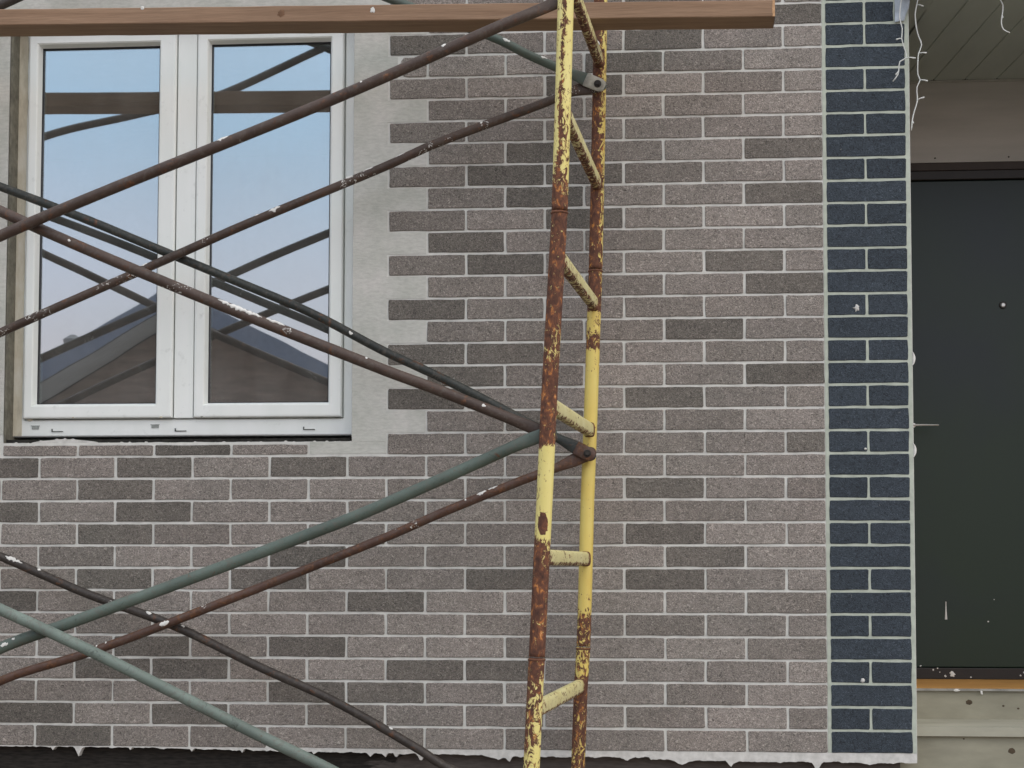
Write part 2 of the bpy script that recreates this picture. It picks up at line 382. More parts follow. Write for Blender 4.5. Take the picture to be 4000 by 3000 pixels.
def brick_mesh(name, w, h, seed, cutl=False):
    """Proud brick face: outline with slightly wandering edge and worn corners, origin at its centre."""
    rnd = random.Random(seed); bm = newbm(); pts = []
    hx, hz = w / 2, h / 2; c = 0.0028
    def edge(a, b, k):
        return [(a[0] + (b[0] - a[0]) * i / k, a[1] + (b[1] - a[1]) * i / k) for i in range(k)]
    cor = [(-hx + c, -hz), (hx - c, -hz), (hx, -hz + c), (hx, hz - c), (hx - c, hz), (-hx + c, hz), (-hx, hz - c), (-hx, -hz + c)]
    nx = max(3, int(w / 0.04))
    for i in range(8):
        a, b = cor[i], cor[(i + 1) % 8]; k = nx if i in (0, 4) else (2 if i in (2, 6) else 1)
        pts += edge(a, b, k)
    if cutl: # ragged round left end
        pts = [p for p in pts if p[0] > -hx + 0.012]
        pts += [(-hx + .012, hz - .001), (-hx + .005, hz - .010), (-hx + .001, hz - .022), (-hx, 0), (-hx + .003, -hz + .016), (-hx + .011, -hz + .003)]
    j = lambda: rnd.uniform(-.0011, .0011)
    top, bot, bs = [], [], []
    for x, z in pts:
        dx, dz = j(), j()
        top.append(bm.verts.new(((x + dx) * (1 - .0022 / hx), 0.0, (z + dz) * (1 - .0018 / hz)))); bot.append(bm.verts.new((x + dx, 0.0012, z + dz))); bs.append(bm.verts.new((x + dx * .5, BY + .002, z + dz * .5)))
    n = len(pts); bm.faces.new(top)
    for i in range(n):
        k = (i + 1) % n
        bm.faces.new((top[i], top[k], bot[k], bot[i])); bm.faces.new((bot[i], bot[k], bs[k], bs[i]))
    bmesh.ops.recalc_face_normals(bm, faces=bm.faces)
    me = bpy.data.meshes.new(name); bm.to_mesh(me); bm.free(); return me
MESH = {}
def get_mesh(w, h, mat, cutl=False):
    k = random.randrange(4); key = (round(w, 3), round(h, 3), mat.name, k, cutl)
    if key not in MESH:
        me = brick_mesh('brick', w, h, hash((round(w, 3), round(h, 3), k)) & 0xffff, cutl); me.materials.append(mat); MESH[key] = me
    return MESH[key]
J = 0.0080
def put_brick(parent, x0, x1, z0, z1, mat, cutl=False):
    o = bpy.data.objects.new('brick', get_mesh(x1 - x0, z1 - z0, mat, cutl)); COL.objects.link(o); o.parent = parent
    o.location = ((x0 + x1) / 2, random.uniform(-.0005, .0006), (z0 + z1) / 2)
    o.rotation_euler = (0, random.uniform(-.0022, .0022), 0)
    return o
# tones: row -> {left joint (in brick lengths from the corner joint): tone}
D, Mi = 'D', 'M'
TONE = {0: {-1.5: Mi}, 2: {-2.5: D, -5.5: D, -4.5: Mi}, 3: {-3: D, -2: Mi}, 4: {-3.5: D, -1.5: Mi}, 5: {-5: Mi, -2: Mi}, 6: {-5.5: Mi}, 7: {-4: D, -5: Mi, -1: D}, 8: {-4.5: D, -3.5: D, -5.5: Mi, -2.5: Mi},
 9: {-5: Mi, -4: D, -1: D}, 10: {-3.5: D, -5.5: Mi}, 11: {-5: D, -3: Mi}, 12: {-5.5: Mi, -4.5: D, -1.5: D}, 13: {-5: Mi, -3: Mi, -1: D}, 14: {-5.5: D, -4.5: Mi, -2.5: Mi, -1.5: Mi}, 15: {-5: Mi, -4: Mi, -2: D, -3: Mi},
 16: {-5.5: D, -4.5: D, -3.5: Mi, -1.5: Mi}, 17: {-5: D, -4: Mi, -1: D}, 18: {-5.5: D, -2.5: D, -.5: Mi}, 19: {-4: D, -2: Mi}, 20: {-5.5: Mi, -8.5: D, -9.5: Mi, -.5: D, -2.5: Mi},
 21: {-11: D, -9: D, -7: D}, 22: {-9.5: D, -5.5: Mi, -4.5: Mi, -2.5: D, -.5: Mi}, 23: {-11: D, -9: D, -6: Mi, -2: Mi, -3: Mi}, 24: {-9.5: D, -8.5: Mi, -6.5: Mi, -2.5: D}, 25: {-10: Mi, -7: D, -2: D, -4: Mi},
 26: {-10.5: Mi, -9.5: D, -7.5: D, -4.5: D, -2.5: D}, 27: {-11: D, -6: D, -1: Mi}, 28: {-9.5: Mi, -4.5: Mi, -2.5: Mi}, 29: {-9: D, -8: Mi, -7: D, -4: Mi, -1: Mi}, 30: {-9.5: D, -8.5: D, -7.5: Mi, -5.5: D, -4.5: D, -3.5: Mi},
 31: {-11: Mi, -7: D, -6: D, -2: Mi}, 32: {-10.5: D, -8.5: D, -6.5: Mi, -.5: Mi, -2.5: Mi}, 33: {-10: D, -8: Mi, -6: Mi, -4: Mi, -2: Mi}}
for row in range(-1, 34):
    z1 = ZT - RP * (row - 1) - J / 2; z0 = ZT - RP * row + J / 2
    off = 0.0 if row % 2 else -0.5
    lim = -13.0 if row >= 21 else (-5.5 if row % 2 == 0 else -5.0)
    a = off
    spans = []
    if off == -0.5: spans.append((-0.5, 0.0))
    while a - 1 >= lim - 1e-6: spans.append((a - 1, a)); a -= 1
    if row == 20: spans += [(-10.5, -9.5), (-9.5, -8.5), (-8.5, -7.5), (-7.5, -6.5)]
    if row == 3: spans.append((-5.37, -5.0))
    for (u0, u1) in spans:
        t = TONE.get(row, {}).get(u0)
        if t is None and (u0 < -11 or row < 2): t = random.choice([None, None, 'M', 'D'])
        mat = {None: LIGHT, 'M': MID, 'D': DARK}[t]
        x0 = u0 * .25 + J / 2; x1 = u1 * .25 - J / 2
        if u1 == 0.0: x1 = -0.0054
        zz1 = z1
        if row == 20 and u0 < -6: zz1 = ZO0 - 0.0085
        e1, e2, e3 = (random.uniform(-.0007, .0007) for _ in range(3)); put_brick(wall, x0 + round(e1, 4), x1 + round(e2, 4), z0 + round(e3, 4), zz1, mat, cutl=(row == 3 and u0 < -5.2))
# dull levelling coat left bare around the window and above it
bm = newbm()
def plate(x0, x1, z0, z1):
    if x1 <= XO0 or x0 >= XO1 or z1 <= ZO0 or z0 >= ZO1:
        if x1 - x0 > .002 and z1 - z0 > .0005: box(bm, x0, x1, BY - .0013, BY + .0002, z0, z1)
        return
    if z0 < ZO0: plate(x0, x1, z0, ZO0 - .0001); z0 = ZO0
    if z1 > ZO1: plate(x0, x1, ZO1 + .0001, z1); z1 = ZO1
    plate(x0, min(x1, XO0 - .0002), z0, z1); plate(max(x0, XO1 + .0002), x1, z0, z1)
for row in range(-1, 21):
    lim = (-5.5 if row % 2 == 0 else -5.0) * .25 + J / 2 - .0065
    if row == 3: lim = -5.37 * .25 - .004
    if row == 20: plate(-6.5 * .25 + J / 2, lim, ZT - RP * row + J / 2 + .001, ZO0 - .0008); plate(XO1 + .0005, lim, ZO0, ZT - RP * 19)
    else: plate(XW0 + .001, lim, ZT - RP * row + .00005, ZT - RP * (row - 1) - .00005)
plate(XW0 + .001, -.001, ZT + 2 * RP + .0001, ZTOP - .001)
link('levelling_coat', bm, LEVEL, wall)
# blue-black corner strip is its own piece of the facade
strip = empty('corner_pilaster', (0.1, 0, 0))
tag(strip, 'blue-black brick-patterned corner strip between the taupe wall and the porch', 'pilaster')
bm = newbm(); box(bm, -0.0035, 0.2640, 0.0022, 0.0034, ZB + .001, ZTOP - .3); link('base_coat', bm, plain('greenish_joint_coat', (0.45, 0.485, 0.41, 1), .9, .15, 30, bump=.0015), strip)
for row in range(-1, 34):
    z1 = ZT - RP * (row - 1) - J / 2; z0 = ZT - RP * row + J / 2
    xr = 0.2515; xl = 0.0075; 
    if row == 1: xr = 0.2170
    if row % 2 == 0 or row == 1: spans = [(xl, 0.1275 - J / 2), (0.1275 + J / 2, xr)]
    else: spans = [(xl, xr)]
    for x0, x1 in spans:
        o = put_brick(strip, x0, x1, z0, z1, BLUE); o.location.x -= 0.1
# dabs of cement
def blob(bm, c, r, ry, seed, n=14, jag=0.35, squash=1.0):
    rnd = random.Random(seed); c = Vector(c)
    ctr = bm.verts.new(c + Vector((0, -ry, 0))); mid = []; out = []
    for k in range(n):
        a = 2 * PI * k / n; rr = r * (1 + rnd.uniform(-jag, jag))
        mid.append(bm.verts.new(c + Vector((math.cos(a) * rr * .6, -ry * .8, math.sin(a) * rr * .6 * squash)))); out.append(bm.verts.new(c + Vector((math.cos(a) * rr, 0, math.sin(a) * rr * squash))))
    for k in range(n):
        q = (k + 1) % n; bm.faces.new((ctr, mid[k], mid[q])); bm.faces.new((mid[k], out[k], out[q], mid[q]))
for (x, z, r, s) in ((0.0950, 2.4300, .0095, 3), (0.1030, 1.2770, .0065, 5), (0.118, 1.99, .004, 6)):
    bm = newbm(); blob(bm, (x, -0.0005, z), r, .004, s, jag=.45 if s == 3 else .12); link('cement_dab', bm, DRIP, strip)
for z, s in ((2.270, 1), (1.985, 2)):
    bm = newbm(); v = [Vector((0.2640 + .006 * math.sin(PI * t) ** .7, .004, z - .022 + .044 * t)) for t in [i / 8 for i in range(9)]]
    sweep(bm, v, [(.001 + .0035 * math.sin(PI * i / 8), .004) for i in range(9)], 8); link('cement_dab', bm, SPLASH, strip)

# ------------------------------------------------------------------ plinth
def plinth_mat():
    m = M('dark_left_plinth', 0.8); v = m.map((1, 1, 2.2)); n = m.noise(v, 7, 5, 0.6, .8); n2 = m.noise(m.map((.5, 1, 3)), 60, 4)
    sx = m.t.nodes.new('ShaderNodeSeparateXYZ'); m.l(m.vec, sx.inputs[0])
    k = m.math('ADD', n, m.math('MULTIPLY', m.math('ADD', sx.outputs['X'], 1.32), 1.3))
    f = m.ramp(k, [(0.40, g(0)), (0.46, g(1))])  # near-black towards the left, brown-grey towards the right
    near_black = m.ramp(n2, [(0.35, (0.012, 0.010, 0.008, 1)), (0.75, (0.04, 0.034, 0.028, 1))]); gr = m.ramp(n2, [(0.3, (0.075, 0.062, 0.055, 1)), (0.7, (0.115, 0.098, 0.088, 1))])
    m.col(m.mix(f, near_black, gr)); m.bump(n2, .4, .003); return m.m
bm = newbm(); box(bm, XW0, 0.22, 0.045, 0.30, 0.0, ZB - .002); o = link('plinth', bm, plinth_mat())
tag(o, 'dark two-tone concrete plinth showing below the ragged edge of the brick wall', 'plinth')

# ------------------------------------------------------------------ window
win = empty('casement_window', (-2.05, 0.07, 2.05))
tag(win, 'white plastic two-pane window reflecting sky, scaffold tubes and a gable', 'window')
FX0, FX1, FZ0, FZ1 = -2.6195, -1.4895, 2.048, 3.424
bm = newbm(); gx0, gx1 = -2.580, -1.529; gz0, gz1 = 2.1045, 3.386
loft_rect(bm, [(FX0, FX1, FZ0, FZ1, .135), (FX0, FX1, FZ0, FZ1, .074), (FX0 + .004, FX1 - .004, FZ0 + .004, FZ1 - .004, .070), (gx0 - .004, gx1 + .004, gz0 - .004, gz1 + .004, .070), (gx0, gx1, gz0, gz1, .078), (gx0, gx1, gz0, gz1, .135)])
link('frame', bm, PVC, win)
bm = newbm()
n = 60
for i in range(n):
    z0 = FZ0 + .003 + (FZ1 - FZ0 - .006) * i / n; z1 = FZ0 + .003 + (FZ1 - FZ0 - .006) * (i + 1) / n
    w0 = .033 + .003 * noise.noise(Vector((0, 0, z0 * 17))); w1 = .033 + .003 * noise.noise(Vector((0, 0, z1 * 17)))
    a = [bm.verts.new(c) for c in ((FX0 + .001, .0685, z0), (FX0 + w0, .0685, z0), (FX0 + w1, .0685, z1), (FX0 + .001, .0685, z1))]
    bm.faces.new(a)
bmesh.ops.remove_doubles(bm, verts=bm.verts, dist=1e-5)
bmesh.ops.solidify(bm, geom=bm.faces[:], thickness=.001)
link('plaster_smear', bm, STAIN, win)
bm = newbm(); box(bm, -2.0800, -2.0170, .0600, .134, gz0 + .001, gz1 - .001, .003); link('mullion', bm, PVC, win)
for (x0, x1, a0, a1) in ((-2.5785, -2.0835, -2.5415, -2.1448), (-2.0135, -1.5305, -1.9728, -1.5775)):
    z0, z1 = 2.1065, 3.384; b0, b1 = 2.1555, 3.3370
    s_ = .052
    bm = newbm()
    loft_rect(bm, [(x0, x1, z0, z1, .125), (x0, x1, z0, z1, s_ + .005), (x0 + .003, x1 - .003, z0 + .003, z1 - .003, s_ + .001), (x0 + .008, x1 - .008, z0 + .008, z1 - .008, s_),
                   (a0 - .010, a1 + .010, b0 - .010, b1 + .010, s_), (a0 - .006, a1 + .006, b0 - .006, b1 + .006, s_ + .004), (a0, a1, b0, b1, .078), (a0, a1, b0, b1, .125)])
    sash = link('sash', bm, PVC, win)
    bm = newbm(); e = .003
    loft_rect(bm, [(a0 - .001, a1 + .001, b0 - .001, b1 + .001, .080), (a0 + e, a1 - e, b0 + e, b1 - e, .0805), (a0 + e, a1 - e, b0 + e, b1 - e, .090)]); link('gasket', bm, GASKET, sash)
    bm = newbm(); box(bm, a0 + .001, a1 - .001, .0885, .0925, b0 + .001, b1 - .001); link('pane', bm, GLASS, sash)
for (x, z, w, h) in ((-2.541, 2.078, .024, .010), (-2.143, 2.0795, .024, .010)):
    bm = newbm(); box(bm, x - w / 2, x + w / 2, .0675, .0705, z - h / 2, z + h / 2, .001); box(bm, x - w / 2 - .003, x + w / 2 + .002, .0670, .0704, z + h / 2, z + h / 2 + .002); link('drain_slot', bm, plain('grey_slot', (0.30, 0.32, 0.30, 1), .7, .3, 90), win)
for (x, z) in ((-2.485, 2.0640), (-2.076, 2.0635), (-1.655, 2.0660)):
    bm = newbm(); box(bm, x, x + .036, .0670, .0705, z, z + .0025); box(bm, x - .002, x + .0015, .0670, .0705, z, z + .010); link('drain_cap', bm, SLOT, win)
# smears of plaster on the bottom rail
for (x, z, r, s) in ((-1.985, 2.1085, .004, 2), (-2.12, 2.1080, .006, 3), (-2.41, 2.1085, .004, 4), (-2.56, 2.103, .010, 8)):
    bm = newbm(); blob(bm, (x, .0515 if s != 8 else .0695, z), r, .0015, s, squash=.5); link('plaster_dab', bm, plain('grey_dab', (0.25, 0.25, 0.21, 1), .9, .3, 200) if s == 2 else STAIN, win)
# room behind the glass
bm = newbm()
box(bm, -4.2, -0.2, 0.33, 3.6, 1.15, 3.9)
bm.faces.ensure_lookup_table()
bmesh.ops.delete(bm, geom=[f for f in bm.faces if abs(f.calc_center_median().y - .33) < 1e-4], context='FACES')
tag(link('room_interior', bm, plain('unlit_plaster', (0.55, 0.52, 0.47, 1), .9)), kind='structure')

# ------------------------------------------------------------------ porch
YD = 0.95
bm = newbm(); box(bm, 0.2655, 0.300, .32, YD + .25, 0.1, ZTOP); box(bm, 0.2, 0.2640, .33, YD + .25, 0.1, ZTOP - .01)
tag(link('porch_side_wall', bm, MORTAR), 'pale side wall of the porch recess running back from the blue-black corner', 'wall')
bm = newbm(); box(bm, 0.301, 1.749, YD + .12, YD + .25, 0.1, 3.42)
tag(link('porch_light_block', bm, MORTAR), kind='structure')  # unseen backing added to stop sky light leaking through the porch gaps
bm = newbm(); box(bm, 1.75, 1.95, -.02, YD + .25, 0.1, 3.6)
tag(link('porch_right_wall', bm, plain('beige_render', (0.33, 0.31, 0.28, 1), .9, .12, 14, bump=.002)), 'plain beige wall closing the porch on its right side', 'wall')
# panel over the door
PANEL = plain('taupe_siding', (0.43, 0.41, 0.37, 1), .75, .10, 6, stretch=(.4, 1, 3))
ov = empty('lintel_panel', (1.0, YD, 3.1)); tag(ov, 'plain taupe panel filling the wall between porch ceiling and dark door', 'panel')
bm = newbm(); box(bm, 0.301, 1.749, YD - .012, YD + .06, 3.121, 3.4245); link('board', bm, PANEL, ov)
bm = newbm(); box(bm, 0.301, 1.749, YD - .020, YD + .05, 3.4170, 3.4246); link('joint_trim', bm, plain('soffit_trim', (0.36, 0.35, 0.31, 1), .7), ov)
for x in (.505, .770, 1.03, 1.29):
    bm = newbm(); blob(bm, (x, YD - .0122, 3.137), .0035, .001, int(x * 100), n=8, jag=.1); link('nail', bm, BOLT, ov)
# ceiling
cl = empty('porch_ceiling', (1.0, .4, 3.43)); tag(cl, 'greenish-grey porch ceiling of long narrow soffit boards', 'ceiling')
SOF = plain('grey_green_soffit', (0.40, 0.43, 0.385, 1), .6, .10, 5, stretch=(1, .3, 1))
sk = -0.094
for i in range(-6, 13):
    x0 = .5 + .1138 * i; x1 = x0 + .1138
    bm = newbm(); e = .0030
    def P(x, y, z): return bm.verts.new((x + sk * (y - YD), y, z))
    yf, yb = -0.05, YD - .001
    prof = [(x0 + .0006, 3.440), (x0 + .0006, 3.4300), (x0 + e, 3.4255), (x1 - e, 3.4255), (x1 - .0006, 3.4300), (x1 - .0006, 3.440)]
    fr = [P(x, yf, z) for x, z in prof]; bk = [P(x, yb, z) for x, z in prof]
    for k in range(6): bm.faces.new((fr[k], fr[(k + 1) % 6], bk[(k + 1) % 6], bk[k]))
    bm.faces.new(fr); bm.faces.new(bk[::-1])
    lo = min(v.co.x for v in bm.verts)
    if lo < 0.20: 
        for v in bm.verts: v.co.x = max(v.co.x, .301 if v.co.y > .3 else .272)
        if max(v.co.x for v in bm.verts) < .32: bm.free(); continue
    link('board', bm, SOF, cl)
    if i >= 0:
        bm = newbm(); a = [bm.verts.new(c) for c in ((x0 - .009, YD - .021, 3.4250), (x0 + .012, YD - .021, 3.4250), (x0 + .006, YD - .021, 3.4330), (x0 - .009, YD - .013, 3.4250), (x0 + .012, YD - .013, 3.4250), (x0 + .006, YD - .013, 3.4330))]
        for f in ((0, 1, 2), (3, 5, 4), (0, 3, 4, 1), (1, 4, 5, 2), (2, 5, 3, 0)): bm.faces.new([a[k] for k in f])
        link('groove_end', bm, BOLT, cl)
bm = newbm(); box(bm, 0.268, 1.95, -0.05, YD + .25, 3.4405, 3.47)
tag(link('porch_roof', bm, plain('roof_deck', (0.2, 0.19, 0.17, 1), .8)), 'flat roof deck lying over the porch ceiling boards', 'roof')
bm = newbm(); box(bm, 0.2385, 2.05, -0.078, -0.051, 3.4080, 3.62, .003)
tag(link('fascia_board', bm, plain('pale_fascia', (0.40, 0.42, 0.40, 1), .6)), 'pale fascia board along the front edge of the porch roof', 'board')
# scrap of blue-white film in the corner under the fascia
bm = newbm(); pts = [(0.2215, 3.400), (0.2215, 3.3275), (0.2505, 3.3320), (0.2560, 3.352), (0.2650, 3.3700), (0.2690, 3.400)]
fa = [bm.verts.new((x, -.0065 - .002 * (i % 2), z)) for i, (x, z) in enumerate(pts)]; fb = [bm.verts.new((x, -.0030, z)) for x, z in pts]
bm.faces.new(fa); bm.faces.new(fb[::-1])
for k in range(6): bm.faces.new((fa[k], fa[(k + 1) % 6], fb[(k + 1) % 6], fb[k]))
tag(link('corner_film', bm, plain('blue_white_film', (0.40, 0.45, 0.50, 1), .5, .2, 40, bump=.004)), 'scrap of blue-white protective film at the top of the blue-black corner strip', 'film')

# door
door = empty('entrance_door', (.9, YD, 1.2)); tag(door, 'black steel entrance door recessed in the porch', 'door')
def door_mat():
    m = M('black_green_powder_coat', .38); n = m.noise(m.map(), 240, 3, .6); n2 = m.noise(m.map(), 1.6, 3)
    m.col(m.ramp(n2, [(.40, (0.012, 0.026, 0.013, 1)), (.70, (0.010, 0.0185, 0.020, 1))])); m.bump(n, .35, .0006); return m.m
DOOR = door_mat()
bm = newbm(); box(bm, .372, 1.44, YD + .012, YD + .07, 1.275, 3.058, .003); link('leaf', bm, DOOR, door)
bm = newbm()
box(bm, .301, .371, YD - .006, YD + .09, 1.2328, 3.092, .002); box(bm, 1.441, 1.51, YD - .006, YD + .09, 1.2328, 3.092, .002); box(bm, .3715, 1.4405, YD - .004, YD + .09, 3.060, 3.092, .002); box(bm, .3715, 1.4405, YD - .006, YD + .09, 1.2328, 1.273, .002)
link('frame', bm, plain('black_brown_steel', (0.020, 0.016, 0.013, 1), .45), door)
bm = newbm(); box(bm, .301, 1.749, YD - .010, YD + .08, 3.0925, 3.1205, .002); link('head_trim', bm, plain('dark_brown_trim', (0.048, 0.036, 0.030, 1), .6), door)
STEEL = plain('brushed_steel', (0.80, 0.79, 0.76, 1), .35, .05, 50, metal=.25)
hd = empty('handle', (0, 0, 0)); hd.parent = door; hd.location = (0, 0, 0); hd.matrix_parent_inverse = Matrix.Translation((-.9, -YD, -1.2))
bm = newbm(); sweep(bm, [Vector((.410, YD - .045, 2.151)), Vector((.44, YD - .047, 2.151)), Vector((.500, YD - .047, 2.1500))], [(.0035, .008), (.0033, .009), (.0022, .008)], 12); o = link('lever', bm, STEEL, hd); 
bm = newbm(); sweep(bm, [Vector((.412, YD - .04, 2.151)), Vector((.412, YD + .012, 2.151))], (.008, .008), 14, yaxis=Vector((1, 0, 0))); link('spindle', bm, STEEL, hd)
bm = newbm(); sweep(bm, [Vector((.7463, YD + .0125, 2.5945)), Vector((.7463, YD + .005, 2.5945))], [(.014, .014), (.0125, .0125)], 20, yaxis=Vector((1, 0, 0))); o = link('peephole', bm, BOLT, door)
bm = newbm(); sweep(bm, [Vector((.7463, YD + .0050, 2.5945)), Vector((.7463, YD + .001, 2.5945))], [(.008, .008), (.006, .006)], 16, yaxis=Vector((1, 0, 0))); link('lens', bm, STEEL, o)
bm = newbm()
v = [Vector((.528, YD + .0118, 1.5124 - .0647 * i / 8)) for i in range(9)]; sweep(bm, v, [(.0016 + .0028 * (i / 8) ** 1.5, .0015) for i in range(9)], 8); link('paint_run', bm, SPLASH, door)
rnd = random.Random(4)
for (x, z, r) in ((.545, 1.250, .010), (.435, 1.279, .0035), (.477, 1.266, .003), (.492, 1.272, .0025), (.500, 1.258, .002), (.80, 1.259, .005), (.786, 1.247, .003), (.678, 1.440, .003), (.70, 1.52, .002), (.52, 1.244, .004), (.61, 1.240, .003)):
    yy = YD + .0118 if z > 1.276 else YD - .0062
    bm = newbm(); blob(bm, (x, yy, z), r, .0015, int(x * 999)); link('paint_speck', bm, SPLASH, door)

# steps
st = empty('porch_steps', (1.0, .4, 1.0)); tag(st, 'weathered grey wooden porch steps with an orange top board under the black door', 'steps')
bm = newbm(); box(bm, .268, 1.749, .402, YD + .08, 1.196, 1.2325, .0); link('floor_board', bm, ORANGE, st)
bm = newbm(); box(bm, .268, 1.749, .380, .401, 1.2245, 1.2312, .0); link('nosing', bm, plain('grey_nosing', (0.30, 0.29, 0.26, 1), .9, .3, 25, bump=.003), st)
bm = newbm(); box(bm, .268, 1.749, .392, .4015, 1.110, 1.2240, .0); r1 = link('riser', bm, STEP, st)
bm = newbm(); box(bm, .224, 1.749, .062, .3915, 1.104, 1.1318, .0); link('tread', bm, TREAD, st)
bm = newbm(); box(bm, .221, 1.749, .080, .115, 0.985, 1.1030, .003); r2 = link('riser', bm, STEP, st)
bm = newbm(); box(bm, .221, 1.749, -.02, .078, 0.955, 0.982, .005); link('tread', bm, TREAD, st)
bm = newbm(); box(bm, .221, 1.749, .0, .03, 0.0, 0.953, .003); link('base_board', bm, STEP, st)
for (x, z, r, y, p) in ((.497, 1.187, .0105, .392, r1), (.607, 1.176, .004, .392, r1), (.655, 1.168, .004, .392, r1), (.565, 1.059, .011, .080, r2), (.665, 1.046, .006, .080, r2), (.73, 1.026, .0055, .080, r2), (.42, 1.095, .003, .08, r2)):
    bm = newbm(); blob(bm, (x, y - .0003, z), r, .0008, int(x * 777), jag=.12, squash=.8); o = link('knot', bm, KNOT, st)
for (x, z, r, sq, y) in ((.455, 1.227, .010, .4, .379), (.535, 1.219, .004, 1.6, .379), (.735, 1.157, .003, 3.2, .391), (.73, 1.195, .003, 1.5, .391)):
    bm = newbm(); blob(bm, (x, y, z), r, .0015, int(x * 555), squash=sq); link('paint_speck', bm, SPLASH, st)

# ------------------------------------------------------------------ icicle lights
WIRE = plain('white_wire', (0.60, 0.61, 0.58, 1), .5)
def string(pts, nubs, label):
    t = empty('icicle_light_string', pts[0]); tag(t, label, 'string light', 'icicle light wires hanging from the porch eave')
    bm = newbm(); P = resample([(pts[0][0] + .002, pts[0][1] + .004, 3.44)] + pts, .012)
    sweep(bm, [p + Vector((.0006 * noise.noise(p * 90), 0, 0)) for p in P], (.0019, .0019), 7); link('wire', bm, WIRE, t, smooth=True)
    for p, q in nubs:
        bm = newbm(); p = Vector(p); q = Vector(q); m_ = (p + q) / 2 + Vector((0, -.001, .0008))
        sweep(bm, [p, m_, p.lerp(q, .75), q], [(.0016, .0016), (.0018, .0018), (.0026, .0026), (.0024, .0024)], 7, yaxis=Vector((0, 1, .01))); link('bulb', bm, WIRE, t, smooth=True)
yA = -.030
string([(0.2378, yA, 3.3885), (0.2324, yA, 3.3319), (0.2399, yA, 3.2993), (0.2380, yA, 3.2670), (0.2440, yA, 3.2425), (0.2514, yA, 3.2060), (0.2317, yA, 3.1943), (0.2258, yA, 3.1541), (0.2091, yA, 3.1318)],
       [((0.2380, yA, 3.2670), (0.2207, yA, 3.2638)), ((0.2514, yA, 3.2060), (0.2800, yA, 3.2038)), ((0.2290, yA, 3.165), (0.2180, yA, 3.152))], 'short white light wire hooking left in front of the blue-black corner strip')
string([(0.2887, yA, 3.3872), (0.2804, yA, 3.3428), (0.2867, yA, 3.2819), (0.2988, yA, 3.2453), (0.2891, yA, 3.2172), (0.2860, yA, 3.1527), (0.2928, yA, 3.1340), (0.2832, yA, 3.1124), (0.2835, yA, 3.0681), (0.2705, yA, 3.0241), (0.2644, yA, 2.9759)],
       [((0.2870, yA, 3.373), (0.3060, yA, 3.367)), ((0.2870, yA, 3.282), (0.289, yA, 3.276)), ((0.2895, yA, 3.2190), (0.3140, yA, 3.2200)), ((0.2925, yA, 3.1350), (0.3165, yA, 3.1310)), ((0.2835, yA, 3.0720), (0.3050, yA, 3.0800)), ((0.268, yA, 3.006), (0.271, yA, 2.998))],
       'longest white light wire hanging just right of the blue-black corner strip')
string([(0.5408, yA, 3.3805), (0.5484, yA, 3.3642), (0.5429, yA, 3.3078), (0.5488, yA, 3.2875), (0.5681, yA, 3.2765)], [((0.5455, yA, 3.33), (0.5475, yA, 3.324))], 'short white light wire hanging alone in front of the porch ceiling')

# ------------------------------------------------------------------ scaffold frames
NEAR = [(4.30, -.730), (3.1424, -.7653), (3.1013, -.7666), (2.8237, -.7741), (2.5419, -.7828), (2.2882, -.7968), (2.0360, -.8107), (1.7834, -.8219), (1.5566, -.8330), (1.3671, -.8420), (1.3093, -.8452), (1.0975, -.8550), (.9023, -.8654), (.02, -.905)]
FAR = [(4.30, -.672), (3.4369, -.6942), (3.0589, -.7003), (2.6240, -.7096), (2.5394, -.7120), (2.1250, -.7259), (1.8255, -.7375), (1.5567, -.7444), (1.3929, -.7495), (1.2451, -.7587), (1.0127, -.7667), (.8584, -.7745), (.02, -.815)]
YN, YF = -.905, -.100
def px(tab, z):
    for (za, xa), (zb, xb) in zip(tab, tab[1:]):
        if zb <= z <= za: return xa + (xb - xa) * (za - z) / (za - zb)
    return tab[0][1] if z > tab[0][0] else tab[-1][1]
# wear: 0 clean paint, 1 bare rust; (height, wear)
WN = [(4.3, .3), (3.45, .30), (3.00, .34), (2.78, .40), (2.68, .42), (2.62, .62), (2.54, .98), (2.45, 1.1), (2.33, .92), (2.26, 1.05), (2.22, .75), (2.16, .66), (2.12, .9), (2.05, 1.12), (1.94, 1.05), (1.915, .10), (1.80, .06), (1.74, .12), (1.695, .15), (1.68, .55), (1.66, .75), (1.61, 1.0), (1.48, .88), (1.37, 1.05), (1.34, .72), (1.27, .5), (1.20, .62), (1.12, .32), (1.0, .34), (0, .4)]
WF = [(4.3, .8), (3.10, .78), (2.95, .84), (2.7, .98), (2.45, 1.05), (2.415, 1.1), (2.405, .22), (2.34, .45), (2.30, .95), (2.285, .15), (2.0, .04), (1.60, .05), (1.50, .22), (1.46, .8), (1.395, .62), (1.36, .5), (1.30, .55), (1.26, 1.0), (1.15, .72), (1.05, .66), (0, .6)]
def lut(tab, z):
    for (za, wa), (zb, wb) in zip(tab, tab[1:]):
        if zb <= z <= za: return wa + (wb - wa) * (za - z) / max(za - zb, 1e-6)
    return tab[0][1]
R_P = .0212
